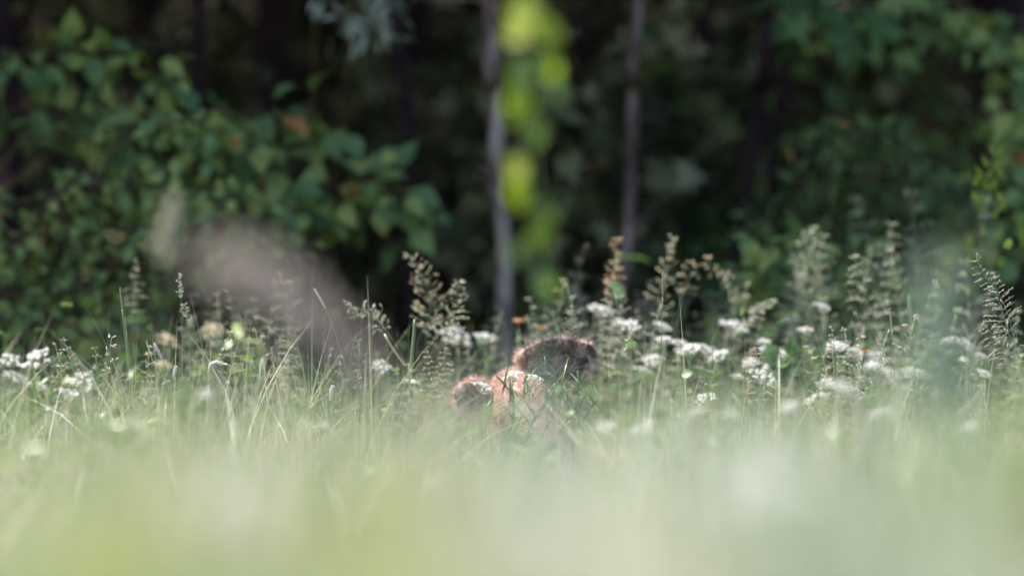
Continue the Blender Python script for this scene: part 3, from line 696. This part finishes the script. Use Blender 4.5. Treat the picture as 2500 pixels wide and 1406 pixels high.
        for hx_, hy_, hr in (((1345, 856, .016), (1425, 882, .013), (1290, 870, .01)) if root is rootR else ((1150, 975, .016),)):
            q = at(hx_, hy_, d); tint[inner & (np.hypot(co[:, 0] - q[0], co[:, 2] - q[2]) < hr)] = .76
    hx = (co - hc) @ ex; hz = (co - hc) @ ez; hy = (co - hc) @ ey
    tint[(hz < -.135) & (hz > -.22) & (np.abs(hx) < .05) & (hy > .05)] = .78
    al = m2.attributes.new('tint', 'FLOAT', 'POINT'); al.data.foreach_set('value', tint.astype(np.float32))
    m2.transform(Matrix.Translation(-Vector(base)))
    m2.polygons.foreach_set('use_smooth', np.ones(len(m2.polygons), bool))
    m2.materials.clear(); m2.materials.append(M['fur'])
    body = bpy.data.objects.new('body', m2); C.objects.link(body); body.parent = t
    # coat of short hairs
    h = MB(); tint = np.clip(tint, .02, 1); near = np.where((co[:, 1] < 12.9) & (co[:, 2] > .2))[0]; idx = rng.choice(near, 42000)
    down = np.array([.1, .5, -.6]); dr = unit(nm[idx] + np.where(tint[idx] > .3, .2, .55)[:, None] * down + rng.normal(size=(len(idx), 3)) * .4)
    ln = U(.008, .018, len(idx)) * np.where(tint[idx] > .4, 1.15, 1); sd_ = unit(np.cross(dr, rand_dirs(len(idx)))) * .0008
    p = co[idx] + rng.normal(size=(len(idx), 3)) * .0012
    v = np.stack([p - sd_, p + sd_, p + dr * ln[:, None]], 1)
    h.add(v, [np.arange(len(idx) * 3).reshape(-1, 3)], np.repeat(np.clip(tint[idx] + U(-.08, .1, len(idx)), 0, 1), 3))
    # long pale tufts inside the ears
    for root, axis, ln0, cnt in ((rootR, at(1452, 868, d) - rootR, .185, 420), (rootL, np.array([-.085, -.045, .022]), .098, 200)):
        a = unit(np.array(axis)); uu = U(.1, .75, cnt); p = root + a * (uu * ln0)[:, None] + rng.normal(size=(cnt, 3)) * [.008, .004, .016] + [0, .014, -.008]
        dr = unit(np.array([0, -.6, .1]) + rng.normal(size=(cnt, 3)) * .5); L = U(.015, .035, cnt)
        s2 = unit(np.cross(dr, rand_dirs(cnt))) * .0007; v = np.stack([p - s2, p + s2, p + dr * L[:, None]], 1)
        h.add(v, [np.arange(cnt * 3).reshape(-1, 3)], np.repeat(U(.9, 1, cnt), 3))
    h.build('coat', M['fur'], t)
    for s in (-1, 1):
        e = bmesh.new(); bmesh.ops.create_uvsphere(e, u_segments=20, v_segments=12, radius=.016, matrix=Matrix.Translation(Vector(H(s * .052, .042, -.03)) - Vector(base)))
        me = bpy.data.meshes.new('eye'); e.to_mesh(me); e.free(); me.materials.append(M['eye'])
        eo = bpy.data.objects.new('eye', me); C.objects.link(eo); eo.parent = t
    nb = bmesh.new(); bmesh.ops.create_icosphere(nb, subdivisions=3, radius=1, matrix=Matrix.Translation(Vector(H(0, .128, -.165)) - Vector(base)) @ Matrix.Diagonal((.02, .012, .016, 1)))
    me = bpy.data.meshes.new('nose'); nb.to_mesh(me); nb.free(); me.materials.append(M['eye']); no = bpy.data.objects.new('nose', me); C.objects.link(no); no.parent = t
M['fur'] = leaf_mat('deer fur', [(0, (.56, .36, .30)), (.25, (.64, .46, .40)), (.42, (.28, .20, .19)), (.6, (.17, .135, .135)), (.78, (.07, .055, .055)), (.9, (.52, .41, .37)), (1, (.72, .68, .62))], .7, 0, .15, noise=.18, nscale=90)
M['eye'] = noise_mat('dark wet surface', [(.3, (.008, .006, .006)), (.7, (.015, .01, .01))], 5, .15)
build_deer()

rng = np.random.default_rng(29)
# ------------------------------------------------------------------ shrubs and trees of the wood
UPV = np.array([0, 0, 1.0])
def leaves_on(mb_w, mb_l, path, n, size, tpl, tr=(0, .9), tw=.06, hang=.25, r0=.006, twig=.10):
    """leaves on short side twigs all along a branch"""
    m = len(path); tube(mb_w, path, np.linspace(r0, r0 * .3, m), 5, .5)
    u = U(.12, 1, n) * (m - 1.001); i = u.astype(int); p = path[i] + (path[i + 1] - path[i]) * (u - i)[:, None]
    tg = unit(path[i + 1] - path[i]); out = unit(rng.normal(size=(n, 3)) * [1, 1, .7] + tg * .6)
    L = U(.2, 1, n) * twig; q = p + out * L[:, None]; q[:, 2] -= hang * L
    dr = unit(out + [0, 0, -.35] + rng.normal(size=(n, 3)) * .3)
    nr = unit(UPV * .9 + [0, -.55, 0] + rng.normal(size=(n, 3)) * .5)
    scatter(mb_l, tpl, q, frames(dr, nr), size * U(.6, 1.2, n), np.clip(U(tr[0], tr[1], n) + (U(0, 1, n) < .016) * 1., 0, 1))
    k = np.arange(0, n, 4)
    for a in k: tube(mb_w, np.stack([p[a], q[a]]), .0012, 3, .5)

def shrub(name, label, branches, d, size, tpl, mat, n, cat='shrub', group=None, base=None, tr=(0, .9), jitter=.12, twig=.10):
    P0 = at(*branches[0][0], d); b = np.array(base if base is not None else [P0[0], d + .2, 0]); b[2] = ground_z(b[0], b[1])
    t = thing(name, b, label, cat, group); w, l = MB(), MB()
    for br in branches:
        pts = [at(px, py, d + jitter * math.sin(px * .013 + py)) for px, py in br]
        start = b + np.array([U(-.05, .05), U(-.05, .05), 0])
        path = spline([start, start * .5 + pts[0] * .5 + [0, .1, .1]] + pts, 22); vis = spline(pts, 16)
        j = max(2, int(np.argmin(np.linalg.norm(path - pts[0], axis=1)))); stem = np.vstack([path[:j], pts[0][None]])
        tube(w, stem, np.linspace(.014, .007, len(stem)), 6, .5)
        ln = np.linalg.norm(np.diff(vis, axis=0), axis=1).sum()
        leaves_on(w, l, vis, int(n * ln), size, tpl, tr, twig=twig)
    w.build('branches', M['wood'], t); l.build('leaves', M[mat], t)
    return t
rng = np.random.default_rng(41)
shrub('broad_leaved_shrub', 'big shrub with broad glossy green leaves reaching in from the left', [
    [(-200, 170), (60, 130), (250, 120), (430, 200)], [(-250, 260), (100, 270), (260, 290), (330, 350)],
    [(60, 330), (250, 340), (450, 310), (620, 285), (780, 280)], [(100, 370), (350, 380), (560, 330), (720, 330)], [(200, 430), (420, 430), (600, 420), (700, 430)],
    [(260, 470), (500, 470), (620, 460), (760, 480), (880, 440), (990, 470)], [(550, 500), (760, 510), (900, 500), (1020, 535)], [(860, 470), (890, 420), (930, 440), (1000, 530)]],
    15.0, .078, LEAF_BROAD, 'shrub', 70, base=(-1.9, 15.3, 0), tr=(.2, .935))
shrub('small_leaved_shrub', 'small leaved yellowish green shrub below the broad leaved one at the left', [
    [(-200, 560), (100, 480), (300, 440), (520, 470), (640, 500)], [(-200, 600), (100, 570), (350, 560), (560, 560), (720, 590)], [(-150, 650), (80, 640), (220, 660), (380, 700)],
    [(-150, 720), (60, 720), (200, 720), (330, 760)], [(-100, 780), (60, 790), (220, 800), (330, 840)], [(150, 480), (300, 500), (450, 520)], [(300, 330), (420, 300), (520, 290)]],
    14.5, .045, LEAF_SMALL, 'shrub', 150, base=(-1.45, 14.8, 0), tr=(.35, .94), twig=.12)
shrub('dark_green_bush', 'dark green rounded bush low behind the grass at the left edge', [
    [(-200, 700), (0, 720), (200, 760), (330, 850)], [(-200, 800), (0, 820), (150, 820), (260, 880)], [(-150, 640), (50, 660), (180, 700)], [(-100, 860), (100, 860), (350, 820), (480, 850)], [(200, 650), (330, 640), (460, 700)]],
    15.4, .06, LEAF_SMALL, 'shrub', 110, base=(-1.3, 15.5, 0), tr=(0, .6))
shrub('green_bush', 'soft green bush behind the white flowers right of centre', [
    [(1780, 800), (1850, 700), (1900, 620), (1960, 590)], [(1850, 800), (1900, 720), (1960, 690), (2020, 740)], [(1950, 820), (2050, 700), (2130, 680), (2200, 760)], [(1900, 850), (2000, 780), (2120, 760), (2230, 830)], [(2000, 700), (2080, 640), (2160, 620)], [(1830, 740), (1880, 660), (1960, 630)]],
    14.4, .052, LEAF_OVATE, 'shrub', 210, base=(1.0, 14.6, 0), tr=(.25, .93))
shrub('arching_bush', 'dim bush with long arching branches at the right', [
    [(2000, 800), (1950, 500), (1990, 340), (2070, 330)], [(2050, 800), (2020, 430), (2120, 330), (2220, 400), (2290, 520)], [(2080, 800), (2100, 420), (2200, 340), (2310, 420), (2360, 560)],
    [(2100, 800), (2150, 480), (2250, 430), (2360, 520), (2400, 700)], [(2060, 800), (1980, 560), (1900, 480), (1860, 560)], [(2120, 850), (2180, 600), (2280, 560), (2350, 640)]],
    15.6, .055, LEAF_SLIM, 'shrub', 130, base=(1.0, 15.8, 0), tr=(.1, .75))
shrub('overhanging_shrub', 'shrub with blue green leaves hanging into the upper right', [
    [(1950, -120), (2020, 20), (2080, 60), (2150, 110)], [(2200, -120), (2270, 10), (2340, 40), (2420, 60)], [(1850, -90), (1900, 20), (1940, 30)], [(2050, -120), (2120, 60), (2180, 80)], [(2420, 100), (2460, 130), (2540, 150)], [(2300, -50), (2380, 60), (2480, 90), (2560, 130)]],
    15.7, .11, LEAF_MAPLE, 'shrub', 40, base=(2.4, 16.6, 0), tr=(.1, .8))
shrub('yellowing_shrub', 'shrub with a few yellow leaves at the right edge', [
    [(2560, 220), (2480, 260), (2440, 290)], [(2560, 120), (2470, 110), (2400, 100)], [(2600, 420), (2480, 500), (2420, 560), (2330, 580)], [(2600, 560), (2500, 620), (2400, 660)], [(2600, 320), (2520, 340), (2440, 420)]],
    15.2, .07, LEAF_OVATE, 'shrub', 60, base=(2.0, 15.6, 0), tr=(.3, .95))
shrub('sprig_of_leaves', 'pale backed leaves of a small shrub hanging at the top left of the pale trunk', [
    [(780, -60), (820, 30), (870, 60), (960, 75)], [(880, -60), (900, 15), (970, 10)]],
    15.0, .06, LEAF_SLIM, 'sprig', 95, cat='shrub', base=(-.7, 16.4, 0), tr=(0, 1), twig=.06)
shrub('understorey_shrub', 'loose mid green shrub standing behind the two pale trunks', [
    [(1480, 900), (1420, 600), (1400, 450), (1430, 330)], [(1600, 900), (1640, 500), (1660, 250), (1640, 120)], [(1600, 800), (1700, 520), (1740, 420), (1800, 400)], [(1500, 800), (1450, 500), (1360, 420), (1330, 330)], [(1580, 800), (1600, 560), (1560, 480), (1450, 460)], [(1650, 800), (1720, 640), (1760, 560), (1830, 600)]],
    17.0, .075, LEAF_OVATE, 'shrub', 60, base=(.5, 17.2, 0), tr=(0, .93), twig=.2)

shrub('understorey_shrub', 'loose olive green shrub deep in the wood at the right', [
    [(1850, 800), (1900, 400), (1960, 200), (2060, 160)], [(2100, 700), (2120, 300), (2220, 220), (2300, 280)], [(2150, 700), (2260, 380), (2360, 300), (2420, 350)], [(1900, 600), (1960, 420), (2060, 420)], [(2000, 500), (2120, 420), (2240, 470), (2320, 560)]],
    17.2, .085, LEAF_OVATE, 'shrub', 46, base=(1.5, 17.4, 0), tr=(.2, .94), twig=.22)

def blob_crown(mb_l, c, r, n, size, tpl, tr):
    """leaf clumps spread through a crown"""
    k = max(8, n // 45); cen = c + rand_dirs(k) * (U(.25, 1, k) ** .6)[:, None] * r
    i = rng.integers(0, k, n); p = cen[i] + rng.normal(size=(n, 3)) * np.asarray(r) * .16
    scatter(mb_l, tpl, p, frames(unit(rng.normal(size=(n, 3)) + [0, 0, -.4]), unit(rng.normal(size=(n, 3)) * .7 + UPV)), size * U(.6, 1.3, n), U(*tr, n))
def tree(label, pix, d, width_px, mat, crown_z, name='forest_tree', group='trees of the wood', extra=6.5, crown_n=2200):
    """trunk through photo pixels (from the bottom up), continuing above the picture"""
    P = [at(px, py, d) for px, py in pix]; b = np.array([P[0][0] - (P[1][0] - P[0][0]) * .4, d, 0.0]); b[2] = ground_z(b[0], d) - .02
    dirv = unit(P[-1] - P[-2]); top = P[-1] + np.array([dirv[0] * .5, dirv[1] * .5, 1.]) * (extra - P[-1][2])
    t = thing(name, b, label, 'tree', group); path = spline([b] + P + [(P[-1] + top) / 2 + [.08, .05, 0], top], 110)
    r = width_px / FPX * d / 2; w, l = MB(), MB()
    rad = np.interp(path[:, 2], [0, .25, 1.0, extra], [r * 1.5, r * 1.1, r, r * .4]) * (1 + .09 * np.sin(np.arange(110) * 1.7) + .06 * rng.normal(size=110))
    path[:, 0] += r * .35 * np.sin(path[:, 2] * 7 + d * 5)
    tube(w, path, rad, 12, .5)
    for z in np.arange(crown_z, extra, .35):
        j = np.argmin(abs(path[:, 2] - z)); a = U(0, 6.28); L = U(.5, 1.1)
        e = path[j] + np.array([math.cos(a) * L, math.sin(a) * L, .35])
        tube(w, bez(path[j], (path[j] + e) / 2 + [0, 0, .1], e, 5), np.linspace(r * .35, .004, 5), 5, .5)
    for z in U(.45, 1.5, 7):
        j = np.argmin(abs(path[:, 2] - z)); a = U(0, 6.28); L = U(.08, .3); e = path[j] + np.array([math.cos(a) * L, math.sin(a) * L, U(-.05, .12)])
        tube(w, bez(path[j], (path[j] + e) / 2 + [0, 0, .03], e, 5), np.linspace(r * .22, .0015, 5), 5, .5)
    w.build('trunk', M[mat], t, True)
    c = path[-1].copy(); c[2] = (crown_z + extra) / 2 + .4
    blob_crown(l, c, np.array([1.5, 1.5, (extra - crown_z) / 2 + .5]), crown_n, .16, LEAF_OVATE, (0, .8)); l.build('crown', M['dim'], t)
    return t
rng = np.random.default_rng(42)
tree('slender tree with a pale grey pink trunk left of the bright leafy plant', [(1238, 760), (1232, 600), (1208, 400), (1208, 200), (1203, 0)], 15.2, 40, 'pale_bark', 2.6)
tree('slender tree with a pinkish trunk in the middle of the wood', [(1508, 880), (1522, 640), (1538, 420), (1552, 200), (1560, 0)], 15.4, 28, 'dusky_bark', 2.7)
tree('dark reddish trunk leaning right of the middle', [(1785, 820), (1815, 560), (1842, 380), (1855, 200), (1872, 0)], 16.0, 38, 'dark_bark', 2.8)
tree('thin black trunk close to the right of the dark reddish one', [(1880, 800), (1885, 420), (1905, 250), (1930, 80), (1938, 0)], 16.3, 30, 'dark_bark', 2.9)
tree('black trunk behind the broad leaved shrub at upper left', [(455, 760), (462, 500), (472, 250), (478, 100), (482, 0)], 16.1, 42, 'dark_bark', 2.8)
tree('black trunk half hidden left of the pale trunk', [(1010, 800), (1000, 480), (985, 250), (975, 100), (970, 0)], 16.2, 38, 'dark_bark', 2.9)
tree('dark trunk at the upper right corner', [(2440, 800), (2455, 500), (2468, 200), (2475, 80), (2482, 0)], 16.3, 55, 'dark_bark', 2.8)
tree('dark trunk at the far left edge of the picture', [(25, 800), (22, 500), (18, 300), (15, 100), (12, 0)], 16.3, 60, 'dark_bark', 2.8)

rng = np.random.default_rng(30)
# dimmer trees and shrubs farther in: copies of a few prototypes
pt = []
for k in range(3):
    w, l = MB(), MB(); r = (.045, .06, .035)[k]
    t = thing('background_tree', (0, 0, 0), 'dim dark trunk deep in the shaded wood', 'tree', 'dim trees deep in the wood')
    path = spline([(0, 0, 0), (U(-.05, .05), 0, 1), (U(-.1, .1), U(-.1, .1), 3), (U(-.2, .2), U(-.2, .2), 7)], 20)
    tube(w, path, np.linspace(r * 1.2, r * .5, 20), 9, .5)
    for z in range(9, 19):
        a = U(0, 6.28); e = path[z] + np.array([math.cos(a), math.sin(a), .3]) * U(.5, 1.1)
        tube(w, bez(path[z], (path[z] + e) / 2 + [0, 0, .1], e, 4), np.linspace(.014, .004, 4), 4, .5)
    w.build('trunk', M['dark_bark'], t, True)
    blob_crown(l, path[15], np.array([1.7, 1.7, 2.2]), 2600, .18, LEAF_OVATE, (0, .8)); l.build('crown', M['dim'], t); pt.append(t)
spots = []
for row, y in enumerate((18.6, 20.4, 22.6, 25)):
    n = 5 + row
    for i in range(n):
        half = .5 * 2500 / FPX * y * 1.25
        spots.append((-half + 2 * half * (i + .5) / n + U(-.25, .25), y + U(-.5, .5)))
for i, (x, y) in enumerate(spots):
    loc = (x, y, ground_z(x, y) - .02)
    if i < 3: pt[i].location = [float(a) for a in loc]
    else: copy_thing(pt[i % 3], loc, U(0, 6.28), U(.85, 1.2))
ps = []
for k in range(4):
    w, l = MB(), MB(); t = thing('background_shrub', (0, 0, 0), 'dim leafy shrub filling the shaded wood between the trunks', 'shrub', 'dim shrubs of the wood')
    for j in range(11):
        a = U(0, 6.28); H_ = U(.7, 1.75); sp_ = U(.15, .7); e = np.array([math.cos(a) * sp_, math.sin(a) * sp_, H_])
        path = bez((0, 0, 0), (e[0] * .2, e[1] * .2, H_ * .7), e, 12)
        leaves_on(w, l, path, 55, (.085, .06, .10, .07)[k], (LEAF_OVATE, LEAF_SMALL, LEAF_MAPLE, LEAF_SLIM)[k], (0, 1.0), r0=.008, twig=.22)
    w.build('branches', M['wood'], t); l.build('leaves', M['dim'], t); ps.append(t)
spots = []
for row, y in enumerate((17.0, 18.0, 19.4, 21.2, 23.5)):
    n = 5 + row
    for i in range(n):
        half = .5 * 2500 / FPX * y * 1.2
        spots.append((-half + 2 * half * (i + .5) / n + U(-.25, .25), y + U(-.5, .5)))
for i, (x, y) in enumerate(spots):
    loc = (x, y, ground_z(x, y) - .02)
    if i < 4: ps[i].location = [float(a) for a in loc]
    else: copy_thing(ps[i % 4], loc, U(0, 6.28), U(.75, 1.25))

rng = np.random.default_rng(31)
# the far wood, one mass, and an unseen leaf roof added for shade
u = MB()
n = 26000; y = U(24, 34, n); x = U(-1, 1, n) * 9; z = ground_z(x, y) + U(0, 1, n) ** 1.2 * 4.5
scatter(u, LEAF_OVATE, np.stack([x, y, z], -1), frames(rand_dirs(n), unit(rng.normal(size=(n, 3)) + UPV)), U(.10, .22, n), U(0, .9, n))
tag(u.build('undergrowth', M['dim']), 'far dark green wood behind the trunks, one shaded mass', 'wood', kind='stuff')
u = MB()
n = 40000; y = U(15.4, 34, n); x = U(-12, 9, n); z = 3.0 + (y - 15.3) * .08 + U(0, 1, n) ** 1.3 * 5
k = (np.sin(x * 2.3) * np.sin(y * 1.9 + x) > -.75)
pos = np.stack([x, y, z], -1)[k]; n = len(pos)
scatter(u, LEAF_OVATE, pos, frames(rand_dirs(n), unit(rng.normal(size=(n, 3)) * .6 + UPV)), U(.18, .34, n), U(0, .9, n))
n = 4200; x = U(-6.5, -1.2, n); y = U(13.9, 15.6, n); z = U(2.1, 7.5, n)      # unseen boughs added at the left to shade the shrubs
scatter(u, LEAF_OVATE, np.stack([x, y, z], -1), frames(rand_dirs(n), unit(rng.normal(size=(n, 3)) * .6 + UPV)), U(.14, .28, n), U(0, .9, n))
tag(u.build('unseen_shade_canopy', M['dim']), 'unseen leaf roof added over the wood and its left edge for shade', 'foliage', kind='stuff')
